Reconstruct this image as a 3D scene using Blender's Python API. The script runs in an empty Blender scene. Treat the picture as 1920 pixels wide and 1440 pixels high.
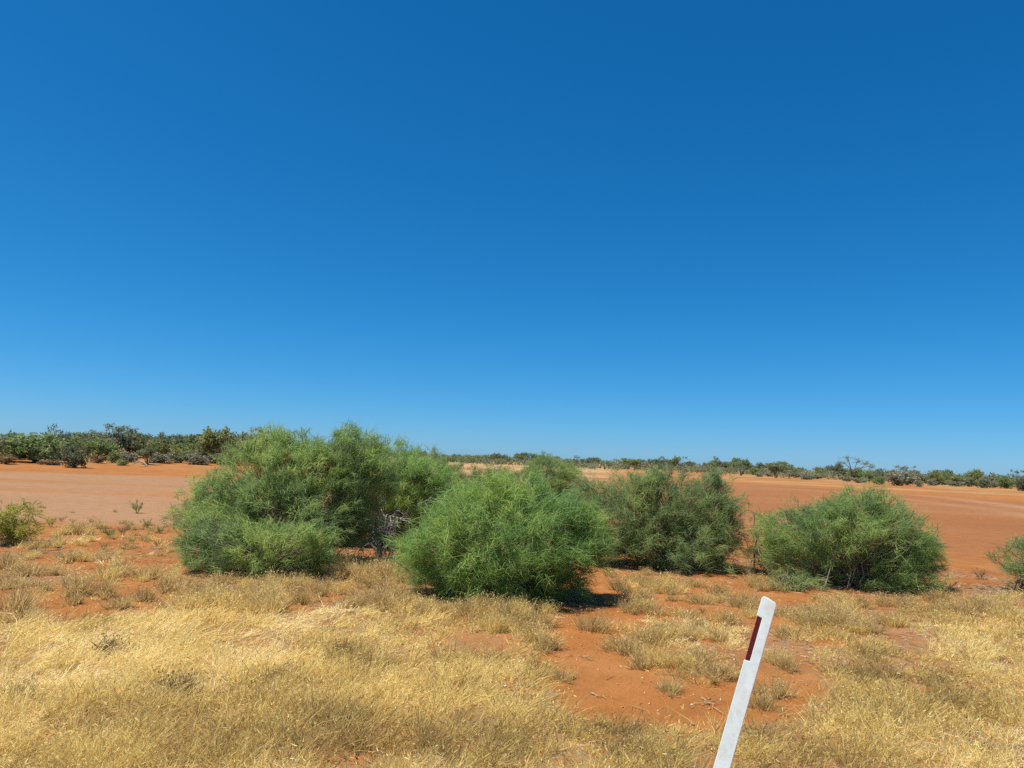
import bpy, math, random
import numpy as np

# ------------------------------------------------------------------ camera
sc = bpy.context.scene
F = 1440.0                     # focal length in pixels of the 1920 px wide photograph
CAM_H = 1.8
PITCH, ROLL = math.radians(5.67), math.radians(2.2)
cam = bpy.data.cameras.new('camera')
cam.sensor_width = 36.0
cam.lens = 36.0 * F / 1920.0
cam.clip_start = 0.05
cam.clip_end = 20000
cam_ob = bpy.data.objects.new('camera', cam)
sc.collection.objects.link(cam_ob)
from mathutils import Matrix, Vector
RM = Matrix.Rotation(math.pi / 2 + PITCH, 3, 'X') @ Matrix.Rotation(ROLL, 3, 'Z')
cam_ob.matrix_world = Matrix.Translation((0, 0, CAM_H)) @ RM.to_4x4()
sc.camera = cam_ob
# ------------------------------------------------------------------ sky, sun, exposure
SKY_R, SKY_RC, SKY_G, SKY_GC, SKY_B, SKY_BC = 1.87, 0.44, 0.90, 0.452, 0.775, 0.64
SUN_EL, SUN_AZ = math.radians(66), math.radians(-106)     # azimuth measured from +Y clockwise
w = bpy.data.worlds.new('World'); sc.world = w; w.use_nodes = True
nt = w.node_tree
bg = nt.nodes['Background']
sky = nt.nodes.new('ShaderNodeTexSky')
sky.sky_type = 'NISHITA'; sky.sun_disc = False
sky.sun_elevation = SUN_EL
sky.sun_rotation = SUN_AZ
sky.altitude = 300; sky.air_density = 0.75; sky.dust_density = 0.3; sky.ozone_density = 3.0
# the camera's vivid rendering of a clear sky: one response per channel, the same over the whole sky
sep = nt.nodes.new('ShaderNodeSeparateColor'); com = nt.nodes.new('ShaderNodeCombineColor')
nt.links.new(sky.outputs[0], sep.inputs[0])
for ch, (ex, co) in enumerate(((SKY_R, SKY_RC), (SKY_G, SKY_GC), (SKY_B, SKY_BC))):
    m0 = nt.nodes.new('ShaderNodeMath'); m0.operation = 'MULTIPLY'; m0.inputs[1].default_value = 0.1
    m1 = nt.nodes.new('ShaderNodeMath'); m1.operation = 'POWER'; m1.inputs[1].default_value = ex
    m2 = nt.nodes.new('ShaderNodeMath'); m2.operation = 'MULTIPLY'; m2.inputs[1].default_value = co * 10.0
    nt.links.new(sep.outputs[ch], m0.inputs[0]); nt.links.new(m0.outputs[0], m1.inputs[0]); nt.links.new(m1.outputs[0], m2.inputs[0]); nt.links.new(m2.outputs[0], com.inputs[ch])
nt.links.new(com.outputs[0], bg.inputs[0])
bg.inputs[1].default_value = 0.1
sun = bpy.data.lights.new('sun', 'SUN'); sun.energy = 4.5; sun.angle = math.radians(0.53); sun.color = (1.0, 0.945, 0.82)
sun_ob = bpy.data.objects.new('sun', sun); sc.collection.objects.link(sun_ob)
sd = Vector((math.sin(SUN_AZ) * math.cos(SUN_EL), math.cos(SUN_AZ) * math.cos(SUN_EL), math.sin(SUN_EL)))
sun_ob.rotation_euler = sd.to_track_quat('Z', 'Y').to_euler()
sun_ob.location = sd * 60
vs = sc.view_settings
vs.view_transform = 'Standard'; vs.look = 'None'; vs.gamma = 1.0; vs.exposure = 0.75; vs.use_curve_mapping = False
sc.cycles.max_bounces = 8; sc.cycles.transmission_bounces = 6; sc.cycles.diffuse_bounces = 6
sc.cycles.use_denoising = False

# ------------------------------------------------------------------ helpers
rng = np.random.default_rng(7)
COL = sc.collection

def _hash(ix, iy, seed):
    h = (ix * 374761393 + iy * 668265263 + seed * 974711) & 0xFFFFFFFF
    h = ((h ^ (h >> 13)) * 1274126177) & 0xFFFFFFFF
    return ((h ^ (h >> 16)) & 0xFFFF) / 65535.0

def vnoise(x, y, seed=0):
    x = np.asarray(x, float); y = np.asarray(y, float)
    ix = np.floor(x).astype(np.int64); iy = np.floor(y).astype(np.int64)
    fx = x - ix; fy = y - iy
    fx = fx * fx * (3 - 2 * fx); fy = fy * fy * (3 - 2 * fy)
    a = _hash(ix, iy, seed); b = _hash(ix + 1, iy, seed); c = _hash(ix, iy + 1, seed); d = _hash(ix + 1, iy + 1, seed)
    return (a * (1 - fx) + b * fx) * (1 - fy) + (c * (1 - fx) + d * fx) * fy

def fbm(x, y, seed=0, octv=4):
    s = 0.0; a = 0.5; t = 0.0
    for o in range(octv):
        s = s + a * vnoise(np.asarray(x) * 2 ** o + 17.3 * o, np.asarray(y) * 2 ** o - 9.1 * o, seed + o)
        t += a; a *= 0.5
    return s / t

def sstep(a, b, x):
    t = np.clip((np.asarray(x, float) - a) / (b - a), 0, 1)
    return t * t * (3 - 2 * t)

def gh(x, y):
    """height of the ground"""
    x = np.asarray(x, float); y = np.asarray(y, float)
    r = np.hypot(x, y)
    near = 1 - sstep(16, 20, y)
    z = 0.10 * (fbm(x / 3.1, y / 3.1, 3) - 0.5) * (0.3 + 0.7 * near) + 0.045 * (fbm(x / 0.6, y / 0.6, 11, 3) - 0.5) * near
    z = z + 0.9 * sstep(58, 95, r) * sstep(0.0, -0.25, x / np.maximum(r, 1)) * (0.4 + 1.2 * fbm(x / 22, y / 22, 5, 2))
    return z

RN = np.array(RM)
def ray(px, py):
    d = RN @ np.array([(px - 960) / F, -(py - 720) / F, -1.0])
    return d
def at_depth(px, py, Y):
    d = ray(px, py); return d * (Y / d[1]) + np.array([0, 0, CAM_H])
def on_ground(px, py, far=420.0):
    d = ray(px, py)
    t = 3.0; prev = t
    while t < far:
        p = d * t
        if p[2] + CAM_H < float(gh(p[0], p[1])):
            lo, hi = prev, t
            for _ in range(14):
                m = (lo + hi) / 2; q = d * m
                if q[2] + CAM_H < float(gh(q[0], q[1])): hi = m
                else: lo = m
            q = d * hi
            return np.array([q[0], q[1], float(gh(q[0], q[1]))])
        prev = t; t *= 1.03
    q = d * far / d[1]
    return np.array([q[0], q[1], float(gh(q[0], q[1]))])
def to_pix(x, y, z):
    v = np.stack([np.asarray(x, float), np.asarray(y, float), np.asarray(z, float) - CAM_H], -1) @ RN
    return 960 + F * v[..., 0] / -v[..., 2], 720 - F * v[..., 1] / -v[..., 2]

def inpoly(x, y, poly):
    x = np.asarray(x, float); y = np.asarray(y, float)
    c = np.zeros(x.shape, bool); n = len(poly)
    for i in range(n):
        x1, y1 = poly[i]; x2, y2 = poly[(i + 1) % n]
        cond = ((y1 > y) != (y2 > y)) & (x < (x2 - x1) * (y - y1) / ((y2 - y1) + 1e-12) + x1)
        c ^= cond
    return c

def norm(v):
    return v / np.maximum(np.linalg.norm(v, axis=-1, keepdims=True), 1e-9)

class MB:
    """collects faces (arrays) and makes one mesh"""
    def __init__(s): s.v = []; s.f3 = []; s.f4 = []; s.t = []; s.n = 0
    def add(s, v, f3=None, f4=None, tint=None):
        v = np.asarray(v, np.float32).reshape(-1, 3)
        if f3 is not None and len(f3): s.f3.append(np.asarray(f3, np.int64) + s.n)
        if f4 is not None and len(f4): s.f4.append(np.asarray(f4, np.int64) + s.n)
        s.t.append(np.full(len(v), 0.5, np.float32) if tint is None else np.broadcast_to(np.asarray(tint, np.float32), (len(v),)))
        s.v.append(v); s.n += len(v)
    def mesh(s, name, mat, smooth=False):
        v = np.concatenate(s.v)
        f3 = np.concatenate(s.f3) if s.f3 else np.zeros((0, 3), np.int64)
        f4 = np.concatenate(s.f4) if s.f4 else np.zeros((0, 4), np.int64)
        me = bpy.data.meshes.new(name)
        me.vertices.add(len(v)); me.vertices.foreach_set('co', v.ravel())
        loops = np.concatenate([f3.ravel(), f4.ravel()]).astype(np.int32)
        me.loops.add(len(loops)); me.loops.foreach_set('vertex_index', loops)
        tot = np.concatenate([np.full(len(f3), 3), np.full(len(f4), 4)]).astype(np.int32)
        st = np.concatenate([[0], np.cumsum(tot)[:-1]]).astype(np.int32)
        me.polygons.add(len(tot)); me.polygons.foreach_set('loop_start', st); me.polygons.foreach_set('loop_total', tot)
        if smooth: me.polygons.foreach_set('use_smooth', np.ones(len(tot), bool))
        a = me.attributes.new('tint', 'FLOAT', 'POINT'); a.data.foreach_set('value', np.concatenate(s.t).astype(np.float32))
        me.update(calc_edges=True); me.validate()
        if mat is not None: me.materials.append(mat)
        return me
    def strands(s, P, D, L, W, bend, tint, rg):
        """curved tapering blades: P base, D direction, L length, W width, bend = offset of the tip"""
        n = len(P)
        if n == 0: return
        L = L[:, None]; W = W[:, None]
        S = norm(np.cross(D, rg.normal(size=(n, 3))))
        mid = P + D * L * 0.55 + bend * 0.3
        tip = P + D * L + bend
        V = np.stack([P - S * W / 2, P + S * W / 2, mid - S * W * 0.42, mid + S * W * 0.42, tip], 1).reshape(-1, 3)
        b = (np.arange(n) * 5)[:, None]
        s.add(V, f3=b + np.array([[2, 3, 4]]), f4=b + np.array([[0, 1, 3, 2]]), tint=np.repeat(tint, 5))
    def leaves(s, P, size, tint, rg, flat=0.0):
        n = len(P)
        D = norm(rg.normal(size=(n, 3)) + np.array([0, 0, 0.3])); S = norm(np.cross(D, rg.normal(size=(n, 3))))
        z = size[:, None]
        V = np.stack([P - D * z, P - S * z * 0.45 + D * z * 0.1, P + D * z, P + S * z * 0.45 - D * z * 0.1], 1).reshape(-1, 3)
        b = (np.arange(n) * 4)[:, None]
        s.add(V, f4=b + np.array([[0, 1, 2, 3]]), tint=np.repeat(tint, 4))
    def tube(s, pts, radii, k=5, tint=0.5, cap=True):
        pts = np.asarray(pts, float); n = len(pts)
        T = norm(np.gradient(pts, axis=0))
        ref = np.array([0, 0, 1.0]) if abs(T[0][2]) < 0.9 else np.array([1.0, 0, 0])
        ring = []
        for i in range(n):
            a = norm(np.cross(T[i], ref)); b = np.cross(T[i], a)
            ang = np.arange(k) * 2 * np.pi / k
            ring.append(pts[i] + radii[i] * (np.cos(ang)[:, None] * a + np.sin(ang)[:, None] * b))
        V = np.concatenate(ring)
        f = []
        for i in range(n - 1):
            for j in range(k):
                f.append((i * k + j, i * k + (j + 1) % k, (i + 1) * k + (j + 1) % k, (i + 1) * k + j))
        s.add(V, f4=f, tint=tint)

def link(name, me, parent=None, loc=None):
    o = bpy.data.objects.new(name, me); COL.objects.link(o)
    if parent is not None: o.parent = parent
    if loc is not None: o.location = loc
    return o
def empty(name, loc):
    o = bpy.data.objects.new(name, None); o.empty_display_size = 0.2; COL.objects.link(o); o.location = loc; return o
def tag(o, label=None, cat=None, group=None, kind=None):
    if label: o['label'] = label
    if cat: o['category'] = cat
    if group: o['group'] = group
    if kind: o['kind'] = kind
    return o

# ------------------------------------------------------------------ materials
def mat_new(name):
    m = bpy.data.materials.new(name); m.use_nodes = True
    return m, m.node_tree.nodes, m.node_tree.links
def ramp(nodes, stops):
    r = nodes.new('ShaderNodeValToRGB'); e = r.color_ramp.elements
    while len(e) < len(stops): e.new(0.5)
    for i, (p, c) in enumerate(stops): e[i].position = p; e[i].color = (*c, 1)
    return r
def plant_mat(name, stops, transl=0.3, rough=0.6, spec=0.3):
    m, n, l = mat_new(name)
    b = n['Principled BSDF']; out = n['Material Output']
    a = n.new('ShaderNodeAttribute'); a.attribute_name = 'tint'
    r = ramp(n, stops); l.new(a.outputs['Fac'], r.inputs[0])
    l.new(r.outputs[0], b.inputs['Base Color'])
    b.inputs['Roughness'].default_value = rough; b.inputs['Specular IOR Level'].default_value = spec
    if transl > 0:
        t = n.new('ShaderNodeBsdfTranslucent'); mx = n.new('ShaderNodeMixShader'); mx.inputs[0].default_value = transl
        hs_ = n.new('ShaderNodeHueSaturation'); hs_.inputs['Hue'].default_value = 0.485; hs_.inputs['Value'].default_value = 1.25
        l.new(r.outputs[0], hs_.inputs['Color']); l.new(hs_.outputs[0], t.inputs[0])
        l.new(b.outputs[0], mx.inputs[1]); l.new(t.outputs[0], mx.inputs[2]); l.new(mx.outputs[0], out.inputs[0])
    return m
M = {}
M['wattle'] = plant_mat('wattle_leaf', [(0, (0.175, 0.265, 0.115)), (0.4, (0.255, 0.37, 0.12)), (0.8, (0.32, 0.435, 0.125)), (1, (0.38, 0.44, 0.14))], 0.52)
M['bright'] = plant_mat('bright_leaf', [(0, (0.165, 0.295, 0.095)), (0.5, (0.25, 0.395, 0.11)), (1, (0.37, 0.465, 0.12))], 0.5)
M['dusky'] = plant_mat('dusky_leaf', [(0, (0.155, 0.225, 0.1)), (0.5, (0.225, 0.315, 0.115)), (1, (0.32, 0.385, 0.13))], 0.45)
M['yellow'] = plant_mat('yellow_leaf', [(0, (0.25, 0.285, 0.055)), (0.5, (0.35, 0.36, 0.07)), (1, (0.45, 0.41, 0.12))], 0.45)
M['mulga'] = plant_mat('mulga_leaf', [(0, (0.13, 0.16, 0.09)), (0.5, (0.185, 0.22, 0.115)), (1, (0.26, 0.28, 0.145))], 0.35)
M['dark'] = plant_mat('dark_leaf', [(0, (0.105, 0.13, 0.08)), (0.5, (0.145, 0.175, 0.095)), (1, (0.2, 0.22, 0.115))], 0.32)
M['olive'] = plant_mat('olive_leaf', [(0, (0.155, 0.19, 0.07)), (0.5, (0.215, 0.255, 0.09)), (1, (0.285, 0.31, 0.12))], 0.38)
M['green'] = plant_mat('green_leaf', [(0, (0.14, 0.2, 0.08)), (0.5, (0.19, 0.26, 0.095)), (1, (0.25, 0.31, 0.115))], 0.38)
M['grey'] = plant_mat('saltbush_leaf', [(0, (0.19, 0.195, 0.13)), (0.5, (0.25, 0.25, 0.17)), (1, (0.32, 0.3, 0.2))], 0.3)
M['brown'] = plant_mat('brown_leaf', [(0, (0.13, 0.085, 0.045)), (0.5, (0.2, 0.14, 0.07)), (1, (0.29, 0.22, 0.11))], 0.3)
M['straw'] = plant_mat('straw', [(0, (0.25, 0.185, 0.085)), (0.18, (0.47, 0.36, 0.125)), (0.5, (0.68, 0.555, 0.2)), (0.82, (0.78, 0.655, 0.265)), (1, (0.83, 0.735, 0.4))], 0.5, 0.6, 0.2)
M['tuft'] = plant_mat('dry_tuft', [(0, (0.19, 0.125, 0.055)), (0.25, (0.37, 0.265, 0.105)), (0.55, (0.56, 0.435, 0.175)), (0.85, (0.69, 0.56, 0.245)), (1, (0.77, 0.665, 0.38))], 0.45, 0.6, 0.2)
def bark(name, a_, b_):
    m, n, l = mat_new(name); b = n['Principled BSDF']
    g = n.new('ShaderNodeTexNoise'); g.inputs['Scale'].default_value = 14
    r = ramp(n, [(0.3, a_), (0.7, b_)]); l.new(g.outputs[0], r.inputs[0]); l.new(r.outputs[0], b.inputs['Base Color'])
    b.inputs['Roughness'].default_value = 0.85; b.inputs['Specular IOR Level'].default_value = 0.2
    return m
M['bark'] = bark('bark', (0.09, 0.068, 0.05), (0.24, 0.195, 0.155))
M['deadwood'] = bark('dead_wood', (0.2, 0.18, 0.165), (0.46, 0.43, 0.405))
M['twig'] = bark('dry_twig', (0.26, 0.19, 0.11), (0.46, 0.36, 0.22))

# ------------------------------------------------------------------ ground: one sheet to the horizon
def build_ground():
    ang = np.concatenate([np.arange(-55, 55.001, 0.25), np.arange(59, 301, 5.5)])
    ang = np.radians(90 - ang)
    r = [0.25]
    while r[-1] < 9000:
        q = r[-1]
        r.append(q * (1.11 if q < 3 else 1.0095 if q < 60 else 1.02 if q < 300 else 1.08))
    r = np.array(r)
    na, nr = len(ang), len(r)
    X = np.outer(r, np.cos(ang)); Y = np.outer(r, np.sin(ang)); Z = gh(X, Y)
    V = np.stack([X, Y, Z], -1).reshape(-1, 3)
    V = np.concatenate([V, [[0, 0, float(gh(0, 0))]]])
    i, j = np.meshgrid(np.arange(nr - 1), np.arange(na), indexing='ij')
    j2 = (j + 1) % na
    f4 = np.stack([i * na + j, (i + 1) * na + j, (i + 1) * na + j2, i * na + j2], -1).reshape(-1, 4)[:, ::-1]
    c = len(V) - 1
    jj = np.arange(na)
    f3 = np.stack([np.full(na, c), (jj + 1) % na, jj], -1)
    mb = MB(); mb.add(V, f3=f3, f4=f4)
    me = mb.mesh('ground', M['soil'], smooth=True)
    x, y = V[:, 0], V[:, 1]; rr = np.hypot(x, y); az = x / np.maximum(rr, 1e-3)
    # clay pan: bare flat between the roadside scrub and the tree line
    edge = 18.6 + 3.0 * (fbm(x / 6, y / 6, 21) - 0.5)
    far = np.interp(az, [-0.6, -0.3, -0.1, 0.1, 0.3, 0.6], [52, 50, 120, 120, 98, 74]) + 14 * (fbm(x / 18, y / 18, 23) - 0.5)
    pan = sstep(edge - 2.2, edge + 2.0, y) * (1 - sstep(far - 4, far + 4, rr))
    red = sstep(-0.16, 0.12, az + 0.10 * (fbm(x / 9, y / 9, 25) - 0.5))
    streak = fbm(x / 40, y / 5.0, 31, 3)
    pale = pan * (1 - red) * (0.45 + 1.1 * sstep(0.5, 0.68, streak)) + pan * red * 0.25 * sstep(0.5, 0.7, fbm(x / 30, y / 7, 37, 3))
    # pale washed bands on the far side of the pan (left) and the two wheel marks (right)
    band = np.exp(-((y - 47 - 0.06 * x) / 2.6) ** 2) * sstep(-30, -18, x) * (1 - sstep(-6, -2, x)) + 0.7 * np.exp(-((y - 32.5) / 2.4) ** 2) * (1 - sstep(-17, -12, x))
    pale = np.clip(pale + 1.0 * band * pan, 0, 1)
    def dist(poly):
        d = np.full(x.shape, 1e9)
        for a, b in zip(poly[:-1], poly[1:]):
            a = np.array(a[:2]); b = np.array(b[:2]); ab = b - a
            t = np.clip(((x - a[0]) * ab[0] + (y - a[1]) * ab[1]) / (ab @ ab), 0, 1)
            d = np.minimum(d, np.hypot(x - a[0] - t * ab[0], y - a[1] - t * ab[1]))
        return d
    t1 = [on_ground(*p) for p in ((1290, 896), (1370, 901), (1500, 909), (1650, 920), (1800, 936), (1960, 956), (2200, 985))]
    t2 = [on_ground(*p) for p in ((1290, 903), (1400, 911), (1560, 922), (1720, 938), (1900, 962), (2200, 1010))]
    trk = np.maximum(0.75 * np.exp(-(dist(t1) / 1.5) ** 2), 0.4 * np.exp(-(dist(t2) / 1.1) ** 2)) * (0.5 + 0.8 * fbm(x / 5, y / 5, 41, 2))
    # grey leaf litter between the tussocks and round the shrubs
    lit = sstep(0.5, 0.64, fbm(x / 1.5, y / 1.5, 51, 4)) * (1 - sstep(14, 17, y)) * 0.75
    bare = sum(np.exp(-((x - bx) / sx) ** 2 - ((y - by) / sy) ** 2) for bx, by, sx, sy in BARE)
    lit = lit * (1 - np.clip(bare * 1.3, 0, 1))
    nr_ = y < 16
    mt = np.zeros(x.shape); mt[nr_] = inpoly(x[nr_], y[nr_], MAT_L) * (0.45 + 0.5 * sstep(0.35, 0.6, fbm(x[nr_] / 0.7, y[nr_] / 0.7, 53, 3)))
    lit = np.maximum(lit, mt)
    dry = sstep(far + 1, far + 10, rr) * sstep(0.2, 0.36, az) * 0.15 * sstep(0.35, 0.55, fbm(x / 14, y / 14, 61)) + 0.9 * sstep(60, 105, rr) * sstep(-0.12, -0.06, az) * (1 - sstep(0.1, 0.17, az)) * sstep(0.3, 0.5, fbm(x / 12, y / 12, 65)) + 0.45 * sstep(far + 8, far + 25, rr) * sstep(0.42, 0.6, fbm(x / 9, y / 9, 63))
    col = np.stack([np.clip(pale, 0, 1), np.clip(pan * red, 0, 1), np.clip(lit, 0, 1), np.ones_like(x)], -1).astype(np.float32)
    a = me.attributes.new('soil', 'FLOAT_COLOR', 'POINT'); a.data.foreach_set('color', col.ravel())
    a = me.attributes.new('track', 'FLOAT', 'POINT'); a.data.foreach_set('value', np.clip(trk * pan, 0, 1).astype(np.float32))
    a = me.attributes.new('dry', 'FLOAT', 'POINT'); a.data.foreach_set('value', np.clip(dry, 0, 1).astype(np.float32))
    o = link('ground', me); tag(o, 'red sandy soil with a bare clay pan and grey litter', None, None, 'structure')

def soil_mat():
    m, n, l = mat_new('red_soil'); b = n['Principled BSDF']
    tc = n.new('ShaderNodeTexCoord')
    at = n.new('ShaderNodeAttribute'); at.attribute_name = 'soil'
    sp = n.new('ShaderNodeSeparateColor'); l.new(at.outputs['Color'], sp.inputs[0])
    tr = n.new('ShaderNodeAttribute'); tr.attribute_name = 'track'
    def noise(scale, detail=6, rough=0.6):
        g = n.new('ShaderNodeTexNoise'); g.inputs['Scale'].default_value = scale; g.inputs['Detail'].default_value = detail
        g.inputs['Roughness'].default_value = rough; l.new(tc.outputs['Object'], g.inputs['Vector']); return g
    def mix(fac, a_, b_, mode='MIX'):
        x = n.new('ShaderNodeMix'); x.data_type = 'RGBA'; x.blend_type = mode
        for s, v in ((x.inputs[0], fac), (x.inputs[6], a_), (x.inputs[7], b_)):
            if isinstance(v, (int, float)): s.default_value = v
            elif isinstance(v, tuple): s.default_value = (*v, 1)
            else: l.new(v, s)
        return x.outputs[2]
    n5 = noise(2.3, 7, 0.7); n1 = noise(0.8); n2 = noise(9, 8, 0.7); n3 = noise(60, 4, 0.7); n4 = noise(0.12, 5)
    sand = ramp(n, [(0.3, (0.26, 0.096, 0.029)), (0.5, (0.30, 0.122, 0.036)), (0.72, (0.345, 0.155, 0.056))]); l.new(n1.outputs[0], sand.inputs[0])
    c = sand.outputs[0]
    c = mix(sp.outputs[1], c, (0.258, 0.107, 0.040))
    c = mix(sp.outputs[0], c, (0.29, 0.163, 0.088))
    c = mix(tr.outputs['Fac'], c, (0.33, 0.185, 0.105))
    dr = n.new('ShaderNodeAttribute'); dr.attribute_name = 'dry'
    c = mix(dr.outputs['Fac'], c, (0.36, 0.26, 0.13))
    # fine litter in the grey patches
    r2 = ramp(n, [(0.42, (0, 0, 0)), (0.58, (1, 1, 1))]); l.new(n2.outputs[0], r2.inputs[0])
    lm = n.new('ShaderNodeMath'); lm.operation = 'MULTIPLY'; l.new(sp.outputs[2], lm.inputs[0]); l.new(r2.outputs[0], lm.inputs[1])
    c = mix(lm.outputs[0], c, (0.235, 0.175, 0.105))
    # grain
    r3 = ramp(n, [(0.25, (0.78, 0.78, 0.78)), (0.75, (1.16, 1.16, 1.16))]); l.new(n3.outputs[0], r3.inputs[0])
    c = mix(0.8, c, r3.outputs[0], 'MULTIPLY')
    r4 = ramp(n, [(0.3, (0.9, 0.88, 0.86)), (0.7, (1.08, 1.08, 1.08))]); l.new(n4.outputs[0], r4.inputs[0])
    c = mix(0.9, c, r4.outputs[0], 'MULTIPLY')
    r5 = ramp(n, [(0.35, (0.84, 0.83, 0.82)), (0.65, (1.1, 1.1, 1.1))]); l.new(n5.outputs[0], r5.inputs[0])
    c = mix(0.75, c, r5.outputs[0], 'MULTIPLY')
    l.new(c, b.inputs['Base Color']); b.inputs['Roughness'].default_value = 0.95; b.inputs['Specular IOR Level'].default_value = 0.1
    bp = n.new('ShaderNodeBump'); bp.inputs['Strength'].default_value = 0.8; bp.inputs['Distance'].default_value = 0.045
    l.new(n2.outputs[0], bp.inputs['Height']); l.new(bp.outputs[0], b.inputs['Normal'])
    return m
M['soil'] = soil_mat()
BARE = []
for px, py, sx, sy in ((1150, 1290, 0.9, 0.9), (1080, 1210, 0.7, 0.9), (1230, 1330, 0.9, 0.35), (1200, 1165, 0.8, 0.6), (1480, 1120, 1.8, 0.7), (1300, 1090, 1.2, 0.6), (1500, 1290, 0.45, 0.6), (60, 1130, 1.2, 0.5), (270, 1060, 1.5, 1.2)):
    p = on_ground(px, py); BARE.append((p[0], p[1], sx, sy))
def poly_w(pts): return [tuple(on_ground(max(-400, a), b)[:2]) for a, b in pts]
MAT_L = poly_w([(-400, 1150), (0, 1152), (120, 1168), (230, 1150), (400, 1150), (480, 1152), (560, 1146), (640, 1140), (740, 1140), (800, 1148), (860, 1165), (960, 1172), (1010, 1190), (1030, 1215), (985, 1250), (1040, 1290), (1060, 1345), (1180, 1362), (1330, 1372), (1480, 1348), (1545, 1300), (1530, 1250), (1560, 1215), (1640, 1170), (1760, 1130), (1850, 1118), (1940, 1112), (2300, 1100), (2600, 1500), (2600, 2300), (960, 2600), (-400, 2300)])
MAT_PATCH = [poly_w(p) for p in (
    [(1190, 1080), (1270, 1085), (1300, 1110), (1230, 1120), (1170, 1112)],
    [(1150, 1190), (1230, 1160), (1330, 1165), (1400, 1185), (1420, 1270), (1340, 1290), (1270, 1270), (1190, 1235)],
    [(1500, 1150), (1620, 1140), (1640, 1180), (1540, 1210), (1470, 1195)],
    [(600, 1042), (690, 1050), (760, 1050), (770, 1085), (700, 1092), (610, 1085)])]
build_ground()

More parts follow.
